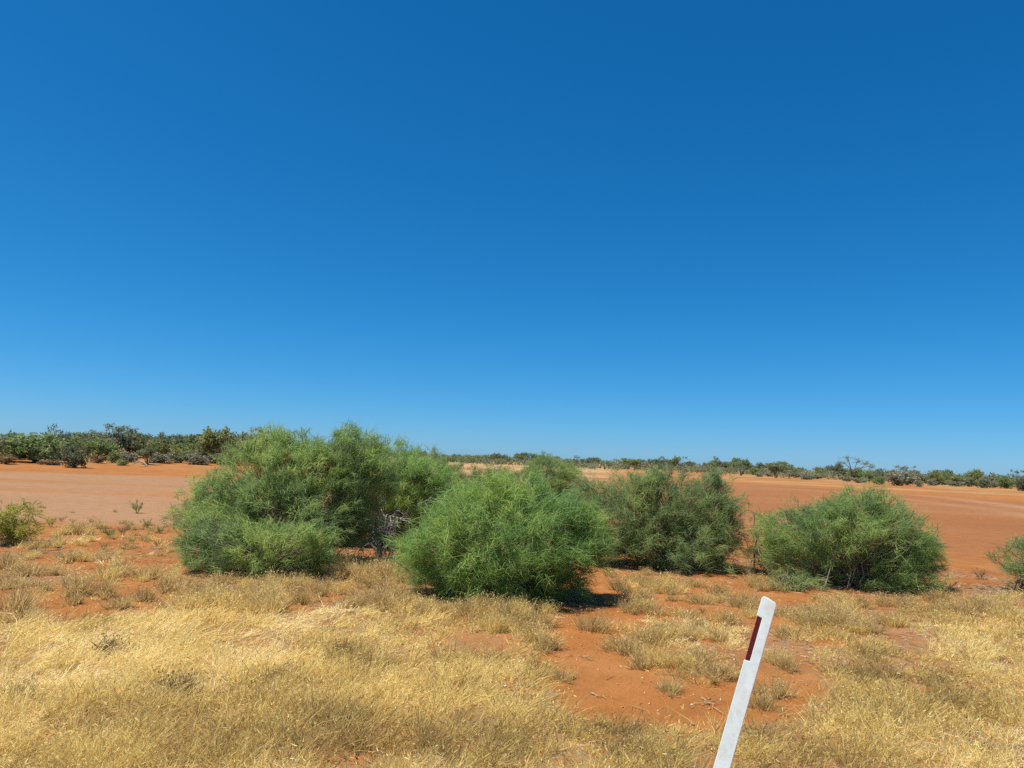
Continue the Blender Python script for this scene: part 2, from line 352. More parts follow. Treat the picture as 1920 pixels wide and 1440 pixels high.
# ------------------------------------------------------------------ roadside shrubs
def shrub(name, label, base, lobes, mat, seed, dens=1.0, slen=(0.10, 0.25), wid=0.0062, stems=30, fill=0.35, up=0.35, stem_r=0.022, group='green shrubs by the roadside', cat='shrub', bend=(0.05, 0, -0.28), floor=0.04, open_=0.0, core=0.4):
    """lobes: (px, py, rx, ry, depth offset m) read off the photograph, set at the shrub's own distance"""
    rg = np.random.default_rng(seed)
    B = on_ground(*base); root = empty(name, B)
    cen, rad = [], []
    for lb in lobes:
        px, py, rx, ry = lb[:4]; dz = lb[4] if len(lb) > 4 else 0.0
        Y = B[1] + dz
        c = at_depth(px, py, Y); k = Y / F
        cen.append(c); rad.append((rx * k, min(rx, (rx + ry) * 0.6) * k * (lb[5] if len(lb) > 5 else 1.0), ry * k))
    cen = np.array(cen); rad = np.array(rad)
    Ps, Ds = [], []
    for i in range(len(cen)):
        a, b, c = rad[i]
        area = 4 * np.pi * (((a * b) ** 1.6 + (a * c) ** 1.6 + (b * c) ** 1.6) / 3) ** (1 / 1.6)
        ns = max(5, int(area * 9)); n = int(area * 54 * dens)
        us = norm(rg.normal(size=(ns, 3)))
        rs = np.where(rg.random(ns) < fill, rg.uniform(0.25, 0.7, ns), 0.66 + 0.36 * rg.random(ns))
        sc_ = cen[i] + us * rs[:, None] * rad[i]; sr = rg.uniform(0.07, 0.25, ns)
        w_ = rg.integers(ns, size=n); u2 = norm(rg.normal(size=(n, 3)) + us[w_] * 0.5)
        p = sc_[w_] + u2 * (sr[w_] * rg.uniform(0.3, 1.15, n))[:, None] * np.array([1.1, 1.0, 0.8])
        u = norm(us[w_] * 0.6 + u2 * 0.5)
        nk = int(n * core); uk = norm(rg.normal(size=(nk, 3))); p = np.concatenate([p, cen[i] + uk * rad[i] * (rg.random((nk, 1)) ** 0.45 * 0.92)]); u = np.concatenate([u, uk]); n += nk
        ws = rg.random(n) < 0.07; p = p + ws[:, None] * u * rg.uniform(0.06, 0.24, (n, 1))
        keep = np.ones(n, bool)
        for j in range(len(cen)):
            if j != i: keep &= ~((((p - cen[j]) / rad[j]) ** 2).sum(1) < 0.30)
        keep &= p[:, 2] > gh(p[:, 0], p[:, 1]) + floor
        if open_ > 0: keep &= fbm(p[:, 0] * 2.6 + 3, p[:, 2] * 2.6 + p[:, 1] * 2.1, seed + 77, 2) > open_
        p = p[keep]; u = u[keep]
        out = norm(p - (B + np.array([0, 0, 0.15])))
        d = norm(u * 0.45 + out * 0.5 + np.array([0, 0, up]) + 0.35 * rg.normal(size=(len(p), 3)))
        Ps.append(p); Ds.append(d)
    P = np.concatenate(Ps); D = np.concatenate(Ds)
    n = len(P); K = 17
    ct = np.clip(0.42 + 0.6 * (fbm(P[:, 0] * 1.7, P[:, 2] * 1.7 + P[:, 1], seed + 5, 3) - 0.5) * 2 + 0.18 * rg.normal(size=n), 0, 1)
    sp = np.repeat(P, K, 0) + 0.035 * rg.normal(size=(n * K, 3))
    sdn = norm(np.repeat(D, K, 0) + 0.52 * rg.normal(size=(n * K, 3)))
    L = rg.uniform(slen[0], slen[1], n * K) * np.repeat(rg.uniform(0.75, 1.25, n), K)
    sp = sp - sdn * (L * 0.35)[:, None]
    sp[:, 2] = np.maximum(sp[:, 2], gh(sp[:, 0], sp[:, 1]) + 0.01)
    bd = np.stack([L * (bend[0] + 0.16 * rg.normal(size=n * K)), L * 0.16 * rg.normal(size=n * K), L * (bend[2] * rg.random(n * K) * 1.3)], -1)
    W = wid * rg.uniform(0.7, 1.35, n * K)
    mb = MB()
    mb.strands(sp - B, sdn, L, W, bd, np.clip(np.repeat(ct, K) + 0.13 * rg.normal(size=n * K), 0, 1), rg)
    link('crown', mb.mesh('crown', M[mat]), root)
    # stems and twigs
    tb = MB()
    idx = rg.choice(n, min(n, stems), replace=False)
    for q in idx:
        e = P[q]; b0 = B + np.array([*(rg.normal(size=2) * 0.12 * (1 + 0.5 * len(lobes) / 5)), -0.03])
        b0[2] = gh(b0[0], b0[1]) - 0.03
        t = np.linspace(0, 1, 7)[:, None]
        mid = b0 * (1 - t) + e * t
        mid[:, :2] = b0[:2] + (e - b0)[:2] * t ** 1.25
        mid[:, 2] = b0[2] + (e - b0)[2] * t[:, 0] ** 0.85
        wob = rg.normal(size=(7, 3)) * 0.035; wob[0] = 0; wob[-1] = 0
        tb.tube(mid + wob - B, stem_r * rg.uniform(0.55, 1.15) * (1 - 0.82 * t[:, 0]), 5)
    m2 = rg.random(n) < 0.8
    q = P[m2]; ctr = B + np.array([0, 0, 0.1])
    back = norm(q - ctr) * rg.uniform(0.15, 0.5, (len(q), 1)) + 0.07 * rg.normal(size=q.shape)
    st = q - back; st[:, 2] = np.maximum(st[:, 2], B[2] + 0.02)
    dd = q - st; ll = np.linalg.norm(dd, axis=1)
    tb.strands(st - B, norm(dd), ll, 0.009 * rg.uniform(0.6, 1.4, len(q)), 0.04 * rg.normal(size=q.shape), np.full(len(q), 0.5), rg)
    link('trunk', tb.mesh('trunk', M['bark'], smooth=True), root)
    tag(root, label, cat, group)
    return root

shrub('wattle_shrub', 'tallest wispy green wattle shrub, its top rising above the horizon', (545, 1058),
      [(478, 912, 84, 78, 0.1), (560, 882, 98, 58, 0.2), (658, 866, 62, 54, 0.3), (540, 965, 130, 82, 0.0), (430, 965, 72, 78, 0.0), (635, 935, 80, 72, 0.3), (655, 985, 62, 56, 0.4),
       (520, 826, 44, 24, 0.2), (660, 828, 32, 24, 0.4), (708, 860, 44, 44, 0.3), (590, 842, 34, 18, 0.1), (690, 905, 55, 55, 0.4), (395, 935, 40, 50, 0.1), (505, 820, 14, 10, 0.1), (652, 812, 20, 12, 0.3), (698, 828, 14, 12, 0.3)], 'wattle', 101, 1.0, open_=0.15)
shrub('wattle_shrub', 'low wispy green shrub at the foot of the tallest wattle shrub', (490, 1078),
      [(415, 1018, 75, 52, 0.0), (515, 1022, 88, 50, 0.0), (588, 1018, 48, 48, 0.0), (372, 1022, 34, 44, 0.1)], 'wattle', 102, 1.0)
shrub('wattle_shrub', 'bright green shrub arching over the tangle of grey dead branches', (765, 1030),
      [(735, 900, 78, 64, 0.0), (795, 930, 62, 64, 0.0), (690, 880, 55, 54, 0.2), (755, 868, 52, 36, 0.1), (820, 905, 42, 40, 0.2), (690, 915, 55, 32, 0.1), (770, 975, 50, 50, 0.2), (700, 965, 66, 56, 0.75), (745, 1000, 52, 44, 0.7), (660, 990, 60, 50, 0.5), (640, 1030, 50, 26, 0.5)], 'bright', 103, 1.0)
shrub('wattle_shrub', 'green shrub whose top shows between the bright arching shrub and the pale far sand', (805, 975),
      [(790, 885, 58, 40, 0.0), (832, 892, 34, 34, 0.0), (760, 870, 36, 26, 0.0), (800, 925, 60, 40, 0.0)], 'wattle', 104, 0.9)
shrub('wattle_shrub', 'pale sparse shrub peeping over the left shoulder of the rounded bright bush', (890, 960),
      [(885, 912, 48, 32, 0.0), (935, 900, 36, 28, 0.0), (870, 940, 50, 30, 0.0)], 'olive', 105, 0.7, stems=14)
shrub('wattle_shrub', 'green shrub peeping over the top of the rounded bright bush', (1030, 965),
      [(1030, 890, 52, 36, 0.0), (990, 908, 45, 32, 0.0), (1062, 918, 36, 42, 0.0), (1010, 868, 22, 14, 0.0), (1030, 935, 60, 30, 0.0)], 'wattle', 106, 0.9)
shrub('wattle_shrub', 'rounded bright green bush in the middle, nearest of the tall shrubs', (965, 1118),
      [(942, 1005, 172, 98, 0.0), (850, 1022, 98, 76, -0.1), (1045, 1012, 88, 82, 0.0), (950, 945, 118, 50, 0.1), (1088, 1010, 48, 46, 0.0), (905, 1088, 82, 44, -0.2), (1010, 1085, 84, 42, -0.1), (790, 1050, 44, 42, 0.1)],
      'bright', 107, 1.15, slen=(0.12, 0.30), wid=0.0058, stems=45)
shrub('wattle_shrub', 'broad dusky green shrub right of the rounded bright bush', (1245, 1062),
      [(1165, 965, 85, 72, 0.0), (1250, 945, 85, 60, 0.1), (1322, 965, 66, 68, 0.0), (1255, 1018, 125, 44, -0.1), (1356, 985, 38, 54, 0.0), (1140, 1000, 58, 44, 0.0), (1228, 902, 40, 22, 0.1), (1330, 908, 40, 24, 0.1), (1110, 930, 36, 36, 0.2)],
      'dusky', 108, 1.0, stems=40)
shrub('wattle_shrub', 'domed green shrub with bare forked stems showing near its base', (1588, 1098),
      [(1590, 985, 115, 50, 0.0), (1508, 1000, 76, 46, 0.0), (1690, 1010, 72, 58, 0.0), (1605, 958, 84, 30, 0.1), (1685, 1078, 66, 40, -0.2), (1738, 1045, 38, 40, 0.0), (1470, 1020, 44, 36, 0.0), (1620, 1085, 46, 30, 0.3), (1548, 1072, 44, 26, 0.2), (1655, 1055, 60, 40, 0.3), (1590, 1050, 80, 40, 0.4), (1500, 1040, 60, 40, 0.2), (1640, 1095, 60, 24, -0.2)],
      'wattle', 109, 1.0, stems=26, stem_r=0.020, open_=0.12)
shrub('wattle_shrub', 'dusky green shrub cut by the right edge beyond the domed shrub', (1925, 1108),
      [(1928, 1055, 46, 48, 0.0), (1975, 1045, 70, 66, 0.0), (1935, 1090, 50, 24, 0.0)], 'dusky', 110, 0.9, stems=18)
shrub('straggly_shrub', 'straggly yellow-green sprigs between the dusky and the domed shrubs', (1432, 1078),
      [(1425, 1012, 34, 52, 0.0), (1440, 1055, 30, 26, 0.0)], 'olive', 111, 0.42, stems=10, fill=0.5)
shrub('straggly_shrub', 'sparse yellow-green shrub at the left edge of the red ground', (10, 1018),
      [(2, 975, 48, 36, 0.0), (45, 992, 32, 22, 0.0), (52, 955, 24, 12, 0.3), (-40, 985, 40, 36, 0.0)], 'yellow', 112, 0.42, stems=16, slen=(0.08, 0.2), wid=0.011, stem_r=0.012)
shrub('straggly_shrub', 'low grey-green shrub crouching under the left skirt of the domed shrub', (1490, 1105),
      [(1480, 1090, 46, 15, 0.0), (1520, 1092, 34, 14, 0.0)], 'dusky', 113, 0.9, stems=10, slen=(0.07, 0.16))
shrub('straggly_shrub', 'thin pale sprigs sticking out left of the tallest wattle shrub', (352, 1022),
      [(348, 968, 36, 26, 0.0), (362, 1000, 26, 22, 0.0)], 'olive', 114, 0.4, stems=9, fill=0.5)

# tangle of dead branches under the arching shrub
def crooked(rg, p, d, L, r, n=9, curl=0.5, grav=0.0):
    pts = [np.array(p, float)]; d = norm(np.array(d, float))
    for i in range(n):
        d = norm(d + curl * rg.normal(size=3) * 0.6 + np.array([0, 0, grav])); pts.append(pts[-1] + d * L / n)
    return np.array(pts), r * (1 - 0.75 * np.linspace(0, 1, n + 1))
def dead_tangle():
    rg = np.random.default_rng(31)
    B = on_ground(718, 1044); Y = B[1] - 0.25
    root = empty('dead_branches', B)
    k = Y / F
    for q in range(44):
        a = rg.normal(size=3)
        c = at_depth(718 + 19 * rg.normal(), 988 + 17 * rg.normal(), Y + 0.15 * rg.normal())
        d = np.array([rg.normal() * 0.9 + 0.3, -0.35 + 0.4 * rg.normal(), rg.normal() * 0.55])
        mb = MB(); pts, rr = crooked(rg, c, d, rg.uniform(0.25, 0.6), rg.uniform(0.005, 0.013), 9, 0.6, -0.10)
        pts[:, 2] = np.maximum(pts[:, 2], B[2] + 0.03)
        mb.tube(pts - B, rr, 5)
        for _ in range(2):
            s_ = pts[rg.integers(3, 8)]; p2, r2 = crooked(rg, s_, rg.normal(size=3), rg.uniform(0.12, 0.3), 0.006, 6, 0.6, -0.1)
            p2[:, 2] = np.maximum(p2[:, 2], B[2] + 0.03)
            mb.tube(p2 - B, r2, 4)
        link('branch', mb.mesh('branch', M['deadwood'], True), root)
    for q in range(6):
        e = at_depth(690 + 10 * q, 950 + 25 * rg.random(), Y)
        t = np.linspace(0, 1, 8)[:, None]; pts = (B + np.array([0.05 * q - 0.1, 0, -0.02])) * (1 - t) + e * t + 0.03 * rg.normal(size=(8, 3)) * (t > 0) * (t < 1)
        mb = MB(); mb.tube(pts - B, 0.022 * (1 - 0.6 * t[:, 0]), 6); link('stem', mb.mesh('stem', M['deadwood'], True), root)
    tag(root, 'tangle of bare grey dead branches under the bright arching shrub', 'dead branches')
dead_tangle()
def dead_spray():
    rg = np.random.default_rng(35)
    B = on_ground(735, 985); root = empty('dead_twigs', B); mb = MB()
    e0 = at_depth(728, 862, B[1])
    t = np.linspace(0, 1, 9)[:, None]
    mb.tube((B + np.array([0, 0, -0.03])) * (1 - t) + e0 * t + 0.02 * rg.normal(size=(9, 3)) - B, 0.02 * (1 - 0.6 * t[:, 0]), 5)
    for px, py in ((742, 828), (722, 812), (735, 840), (715, 832), (748, 850), (726, 822), (708, 842)):
        e = at_depth(px, py, B[1] + 0.1 * rg.normal()); pts = e0 * (1 - t) + e * t + 0.02 * rg.normal(size=(9, 3)) * (t > 0)
        mb.tube(pts - B, 0.011 * (1 - 0.7 * t[:, 0]), 4)
    link('branch', mb.mesh('branch', M['bark'], True), root)
    tag(root, 'bare dead twigs poking up from the top of the tallest shrubs', 'dead branches')
dead_spray()

# ------------------------------------------------------------------ tree line
def far_mesh(kind, seed):
    """crown and trunk meshes of a scrub tree, about 4 m wide and 3 m tall (bases at z = 0)"""
    rg = np.random.default_rng(seed)
    if kind == 'bush':
        lobes = [((0, 0, 1.25), (1.7, 1.5, 1.3))] + [((rg.uniform(-1.3, 1.3), rg.uniform(-1, 1), rg.uniform(0.7, 2.1)), (rg.uniform(.6, 1.1), .8, rg.uniform(.45, .8))) for _ in range(7)]
        nc, per, sz, sg, stems = 190, 14, 0.15, 0.17, 6
    elif kind == 'tree':
        lobes = [((rg.uniform(-1.3, 1.3), rg.uniform(-1, 1), rg.uniform(1.3, 2.5)), (rg.uniform(.6, 1.1), .9, rg.uniform(.35, .65))) for _ in range(9)]
        nc, per, sz, sg, stems = 150, 14, 0.15, 0.16, 9
    elif kind == 'salt':
        lobes = [((rg.uniform(-1.2, 1.2), rg.uniform(-.8, .8), rg.uniform(0.5, 1.6)), (rg.uniform(.7, 1.1), .9, rg.uniform(.7, 1.2))) for _ in range(6)]
        nc, per, sz, sg, stems = 120, 12, 0.2, 0.22, 3
    else:
        lobes = [((rg.uniform(-1.6, 1.6), rg.uniform(-1, 1), rg.uniform(1.5, 2.9)), (rg.uniform(.25, .55), .4, rg.uniform(.12, .3))) for _ in range(13)]
        nc, per, sz, sg, stems = 55, 11, 0.11, 0.13, 13
    mb = MB(); P = []; LC = []
    vol = np.array([l[1][0] * l[1][2] for l in lobes]); cnt = np.maximum(3, (nc * vol / vol.sum())).astype(int)
    for (c, r), n in zip(lobes, cnt):
        u = norm(rg.normal(size=(n, 3))); P.append(np.array(c) + u * np.array(r) * (rg.uniform(0.45, 1.08, (n, 1)))); LC.append(np.array(c))
    P = np.concatenate(P); P = P[P[:, 2] > 0.08]
    ct = np.clip(0.5 + 0.2 * rg.normal(size=len(P)), 0, 1)
    Q = np.repeat(P, per, 0) + rg.normal(size=(len(P) * per, 3)) * np.array([sg, sg, sg * 0.75])
    Q[:, 2] = np.maximum(Q[:, 2], 0.05)
    mb.leaves(Q, sz * rg.uniform(0.6, 1.3, len(Q)), np.clip(np.repeat(ct, per) + 0.12 * rg.normal(size=len(Q)), 0, 1), rg)
    crown = mb.mesh('crown', M['mulga'])
    tb = MB()
    for q in range(stems):
        e = LC[q % len(LC)] + 0.2 * rg.normal(size=3); t = np.linspace(0, 1, 6)[:, None]
        b0 = np.array([*(0.12 * rg.normal(size=2)), -0.1])
        pts = b0 * (1 - t) + e * t; pts[:, :2] = b0[:2] + (e - b0)[:2] * t ** 1.4
        tb.tube(pts + 0.06 * rg.normal(size=(6, 3)) * (t > 0), 0.07 * (1 - 0.75 * t[:, 0]), 5)
    if kind in ('open', 'tree'):
        for q in P[::2]:
            c = LC[int(np.argmin([np.linalg.norm(q - k) for k in LC]))]
            tb.tube(np.array([c, (c + q) / 2 + 0.06 * rg.normal(size=3), q]), np.array([0.03, 0.022, 0.012]), 3)
    trunk = tb.mesh('trunk', M['bark'], True)
    return crown, trunk
FAR = {k: [far_mesh(k, 200 + 10 * i + j) for j in range(4)] for i, k in enumerate(('bush', 'tree', 'salt', 'open'))}
NAMES = {'bush': 'scrub_bush', 'tree': 'mulga_tree', 'salt': 'saltbush', 'open': 'open_tree'}
def far_plant(px, by, wpx, hpx, kind, mat, rg, label=None, group=None, cat=None):
    B = on_ground(px, by, 330); k = B[1] / F
    cr, tr = FAR[kind][int(rg.integers(4))]
    root = empty(NAMES[kind], B)
    nominal = {'bush': (3.9, 2.65), 'tree': (3.9, 2.9), 'salt': (3.6, 2.3), 'open': (3.9, 3.1)}[kind]
    sx, sz = wpx * k / nominal[0], hpx * k / nominal[1]
    root.scale = (sx, (sx + sz) / 2, sz); root.rotation_euler = (0, 0, float(rg.choice([0, math.pi])) + float(rg.uniform(-0.5, 0.5)))
    c = link('crown', cr, root); c.material_slots[0].link = 'OBJECT'; c.material_slots[0].material = M[mat]
    link('trunk', tr, root)
    tag(root, label, cat or {'bush': 'bush', 'tree': 'tree', 'salt': 'shrub', 'open': 'tree'}[kind], group)
    return root
rgf = np.random.default_rng(55)
LEFT = 'scrub along the left side of the clay pan'
for a in (
    (68, 867, 112, 56, 'bush', 'green', 'largest mid-green bush of the left tree line, with deep shade at its foot'),
    (142, 877, 52, 44, 'bush', 'dark', 'dark olive bush standing out in front of the left tree line onto orange sand'),
    (188, 861, 64, 42, 'bush', 'green', 'green bush right of the dark olive bush that stands out in front'),
    (105, 858, 52, 62, 'open', 'dark', 'thin open tree poking above the largest mid-green bush at left'),
    (160, 855, 50, 52, 'open', 'dark', 'nearly bare spindly tree behind the dark olive bush'),
    (216, 857, 72, 60, 'open', 'mulga', 'tall open tree with thin twigs on top, in the left scrub'),
    (225, 857, 62, 44, 'tree', 'dark', 'dark rounded tree under the twiggy tall tree of the left scrub'),
    (262, 852, 64, 38, 'tree', 'mulga', 'grey-green tree above the pale dry mound in the left scrub'),
    (276, 871, 32, 36, 'tree', 'mulga', 'small tree with a single dark trunk at the edge of orange sand'),
    (320, 848, 44, 34, 'tree', 'dark', 'small dark dome-crowned tree left of the big domed tree'),
    (300, 855, 54, 34, 'bush', 'olive', 'yellowish olive bush in the middle of the left scrub'),
    (345, 862, 56, 32, 'bush', 'olive', 'olive bush at the foot of the big domed tree, on its left'),
    (402, 868, 78, 66, 'tree', 'olive', 'big domed tree standing tallest beside the wattle shrubs'),
    (398, 866, 62, 44, 'bush', 'mulga', 'dark undergrowth bush inside the foot of the big domed tree'),
    (466, 866, 76, 54, 'tree', 'mulga', 'spreading tree partly behind the tallest wattle shrub'),
    (500, 868, 70, 46, 'bush', 'green', 'bush mostly hidden behind the tallest wattle shrub'),
    (20, 858, 56, 40, 'bush', 'dark', 'dark bush behind the left end of the largest mid-green bush'),
    (-15, 864, 60, 50, 'tree', 'mulga', 'tree cut by the left edge beside the largest mid-green bush'),
    (236, 866, 46, 20, 'salt', 'grey', 'grey saltbush below the pale mound in the left scrub'),
    (300, 868, 50, 19, 'salt', 'grey', 'grey saltbush on the bank right of the single-trunk small tree'),
    (338, 868, 44, 20, 'salt', 'mulga', 'dark low shrub on the orange bank below the olive bush'),
    (372, 871, 46, 20, 'salt', 'grey', 'grey low shrub in front of the big domed tree'),
    (428, 872, 46, 18, 'salt', 'olive', 'low olive shrub where the bank meets the tallest wattle shrub'),
    (210, 868, 26, 22, 'bush', 'olive', 'small olive bush with bare stems near the fallen grey bough'),
    (182, 868, 36, 14, 'salt', 'brown', 'low brown shrub between the dark olive bush and the bough'),
    (232, 873, 28, 10, 'salt', 'olive', 'small flat green shrub in front of the fallen grey bough'),
    (95, 872, 40, 10, 'salt', 'brown', 'low brown dry shrub in the shade of the largest bush'),
    (10, 870, 44, 16, 'salt', 'brown', 'low dry brown shrub at the left edge of the bank'),
):
    far_plant(*a[:6], rgf, a[6], LEFT)
fillrow = []
for q in range(30):
    fx = 8 + q * 17.0 + float(rgf.uniform(-6, 6)); fb = float(rgf.uniform(850, 864)); kd = ('tree', 'bush', 'bush', 'tree', 'open')[q % 5]
    fillrow.append((fx, fb, float(rgf.uniform(44, 66)), float(rgf.uniform(33, 46)) + (8 if kd == 'open' else 0), kd, ('mulga', 'olive', 'dark', 'mulga', 'green', 'grey')[int(rgf.integers(6))]))
for q, r_ in enumerate(fillrow):
    nm = {'tree': 'tree', 'bush': 'bush', 'open': 'thin tree'}[r_[4]]; cw = {'mulga': 'grey-green', 'olive': 'olive', 'dark': 'dark', 'green': 'green', 'grey': 'pale grey'}[r_[5]]
    n_ = sum(1 for z in fillrow[:q] if z[4] == r_[4] and z[5] == r_[5])
    ow = 'first second third fourth fifth sixth seventh eighth'.split()[n_]
    far_plant(*r_, rgf, f'{ow} {cw} {nm} from the left edge, back of the left scrub', LEFT)
def bough():
    rg = np.random.default_rng(5); B = on_ground(262, 874); k = B[1] / F; mb = MB()
    ctl = [(276, 874), (270, 868), (263, 865), (256, 866), (250, 870)]
    pts = np.array([at_depth(x, y, B[1]) for x, y in ctl]); pts[0][2] = B[2]
    mb.tube(pts - B, np.array([0.1, 0.085, 0.07, 0.055, 0.035]), 6)
    o = link('fallen_bough', mb.mesh('fallen_bough', M['twig'], True), None, B)
    tag(o, 'arched pale grey fallen bough on the sand below the left scrub', 'branch')
bough()

RIGHT = 'scrub along the far side of the clay pan'
BX = [700, 850, 980, 1144, 1280, 1400, 1505, 1690, 1916, 2100]; BY = [868, 868, 872, 881, 884, 891, 897, 908, 917, 925]
special = (
    (1390, 892, 26, 27, 'open', 'mulga', 'thin upright tree above the far scrub, over the dusky shrub'),
    (1455, 896, 40, 30, 'tree', 'mulga', 'twin-topped taller tree of the far scrub left of the bare-armed tree'),
    (1700, 905, 36, 33, 'open', 'grey', 'tall pale open tree of the far scrub right of the bare-armed tree'),
    (1690, 911, 52, 24, 'salt', 'grey', 'broad grey bush on the pan edge below the tall pale open tree'),
    (1650, 909, 30, 17, 'bush', 'green', 'round fresh-green bush on the pan edge near the bare-armed tree'),
    (1725, 913, 20, 12, 'salt', 'grey', 'small pale saltbush right of the broad grey bush'),
    (1768, 908, 40, 30, 'tree', 'mulga', 'layered taller tree of the far scrub, flat on top'),
    (1842, 915, 26, 18, 'bush', 'dark', 'dark rounded bush in dry grass toward the right end of the scrub'),
    (1886, 916, 30, 24, 'bush', 'green', 'green rounded bush third from the right edge in the far scrub'),
    (1906, 912, 24, 32, 'open', 'dark', 'thin tall tree close to the right edge, above the far scrub'),
    (1918, 921, 26, 26, 'bush', 'dark', 'dark bush cut by the right edge at the end of the far scrub'),
    (1588, 903, 18, 9, 'salt', 'grey', 'small grey saltbush just left below the bare-armed tree'),
    (1613, 906, 22, 10, 'salt', 'grey', 'small pale saltbush just right below the bare-armed tree'),
    (1510, 899, 26, 11, 'salt', 'grey', 'pale rounded saltbush on the pan edge left of the bare-armed tree'),
    (1425, 894, 16, 8, 'salt', 'grey', 'small pale saltbush under the twin-topped far tree'),
    (1313, 884, 22, 9, 'salt', 'grey', 'pale low dome of saltbush above the dusky shrub'),
    (1345, 889, 28, 14, 'bush', 'olive', 'light olive bush on the pan edge above the dusky shrub'),
    (1795, 912, 34, 22, 'bush', 'olive', 'olive bush below the layered flat-topped far tree'),
    (1030, 874, 30, 16, 'salt', 'grey', 'pale far bush over the crown of the rounded bright bush'),
)
for a in special: far_plant(*a[:6], rgf, a[6], RIGHT)
ORD = 'first second third fourth fifth sixth seventh eighth ninth tenth eleventh twelfth thirteenth fourteenth fifteenth sixteenth seventeenth eighteenth nineteenth twentieth'.split()
row = []
px = 756.0
while px < 1945:
    base = float(np.interp(px, BX, BY)); s = float(np.interp(px, [700, 1000, 1500, 1920], [0.62, 0.75, 0.9, 1.1]))
    kind = str(rgf.choice(['bush', 'tree', 'bush', 'tree', 'salt', 'open'], p=[.24, .2, .2, .14, .12, .10]))
    m_ = str(rgf.choice(['mulga', 'dark', 'olive', 'green'])) if kind != 'salt' else 'grey'
    hh = {'bush': 19, 'tree': 23, 'salt': 10, 'open': 25}[kind] * s * float(rgf.uniform(0.7, 1.42)); ww = {'bush': 34, 'tree': 34, 'salt': 22, 'open': 30}[kind] * s * float(rgf.uniform(0.8, 1.25))
    dy = 0 if kind == 'salt' else -float(rgf.uniform(0.5, 4.5)) * s
    row.append((px, base + dy, ww, hh, kind, m_)); px += ww * float(rgf.uniform(0.3, 0.52))
CW = {'mulga': 'grey-green', 'dark': 'dark', 'olive': 'olive', 'green': 'green', 'grey': 'pale grey'}
KW = {'bush': 'bush', 'tree': 'tree', 'salt': 'saltbush', 'open': 'thin tree'}
cnts = {}
for r_ in sorted(row, key=lambda t: -t[0]):
    seg = 'from the right edge' if r_[0] > 1605 else 'leftward from the bare-armed tree' if r_[0] > 1085 else 'leftward over the bright bush'
    key = (r_[4], r_[5], seg); c = cnts.get(key, 0); cnts[key] = c + 1
    far_plant(*r_, rgf, f'{ORD[min(c, 19)]} {CW[r_[5]]} {KW[r_[4]]} of the far scrub row {seg}', RIGHT)

# the bare-armed tree above the far scrub
def armed_tree():
    rg = np.random.default_rng(77); B = on_ground(1602, 903); Y = B[1]; k = Y / F
    root = empty('open_tree', B); tb = MB(); cb = MB()
    def P(x, y, d=0.0): return at_depth(x, y, Y + d)
    fork = P(1597, 886)
    def limb(ctl, r0, r1):
        pts = np.array([fork if c is None else P(*c) for c in ctl]); t = np.linspace(0, 1, len(pts))
        tb.tube(pts - B, r0 + (r1 - r0) * t, 6); return pts
    tb.tube(np.array([B + [0, 0, -0.2], P(1600, 896), fork]) - B, [0.2, 0.16, 0.14], 7)
    limbs = [[None, (1592, 876, .2), (1584, 869, .3), (1572, 866, .4)], [None, (1594, 873, -.4), (1590, 862, -.6), (1588, 859, -.6)], [None, (1603, 877, .5), (1607, 867, .8), (1611, 864, .9)],
             [P and None, (1608, 882, -.3), (1619, 876, -.5), (1630, 874, -.7), (1637, 877, -.8)], [None, (1612, 880, .9), (1622, 871, 1.2), (1626, 869, 1.3)]]
    ends = []
    for lb in limbs:
        pts = limb(lb, 0.11, 0.04); ends += [pts[-1], pts[-2] * .4 + pts[-1] * .6, pts[-2]]
    for e in list(ends):
        for _ in range(3):
            q = e + rg.normal(size=3) * np.array([.55, .5, .28]) + [0, 0, .15]; tb.tube(np.array([e, (e + q) / 2 + .05 * rg.normal(size=3), q]) - B, [.035, .025, .012], 4); ends.append(q)
    E = np.array(ends); Q = np.repeat(E, 13, 0) + rg.normal(size=(len(E) * 13, 3)) * np.array([.26, .26, .13])
    cb.leaves(Q - B, 0.12 * rg.uniform(.6, 1.3, len(Q)), rg.random(len(Q)), rg)
    link('crown', cb.mesh('crown', M['mulga']), root); link('trunk', tb.mesh('trunk', M['bark'], True), root)
    tag(root, 'bare-armed open tree with sparse foliage, tallest above the far scrub', 'tree', RIGHT)
armed_tree()

def distant_scrub():
    rg = np.random.default_rng(91); mb = MB()
    n = 1500
    az = rg.uniform(-0.95, 0.95, n); d = rg.uniform(150, 520, n) ** 1.0
    lim = np.interp(az, [-0.95, -0.34, -0.30, -0.1, 0.1, 0.9], [92, 92, 120, 260, 215, 150])
    d = np.maximum(d, lim + rg.uniform(0, 60, n))
    x = np.sin(az) * d; y = np.cos(az) * d; z = gh(x, y)
    wv = rg.uniform(2.2, 5.0, n); hv = rg.uniform(1.9, 3.5, n); per = 80
    u = norm(rg.normal(size=(n * per, 3))); lump = np.repeat(rg.random(n), per)
    r = rg.uniform(0.55, 1.05, n * per)
    P = np.stack([np.repeat(x, per) + u[:, 0] * r * np.repeat(wv / 2, per), np.repeat(y, per) + u[:, 1] * r * np.repeat(wv / 2, per), np.repeat(z + hv * 0.5, per) + u[:, 2] * r * np.repeat(hv / 2, per)], -1)
    P[:, 2] += 0.5 * (fbm(P[:, 0] * 0.9, P[:, 1] * 0.9, 4, 2) - 0.5)
    mb.leaves(P, 0.26 * rg.uniform(0.6, 1.3, len(P)), np.clip(lump * 0.8 + 0.12 * rg.normal(size=len(P)) + .1, 0, 1), rg)
    o = link('distant_scrub', mb.mesh('distant_scrub', M['mulga'])); tag(o, 'distant grey-green scrub behind the front rows', 'scrub', None, 'stuff')
distant_scrub()

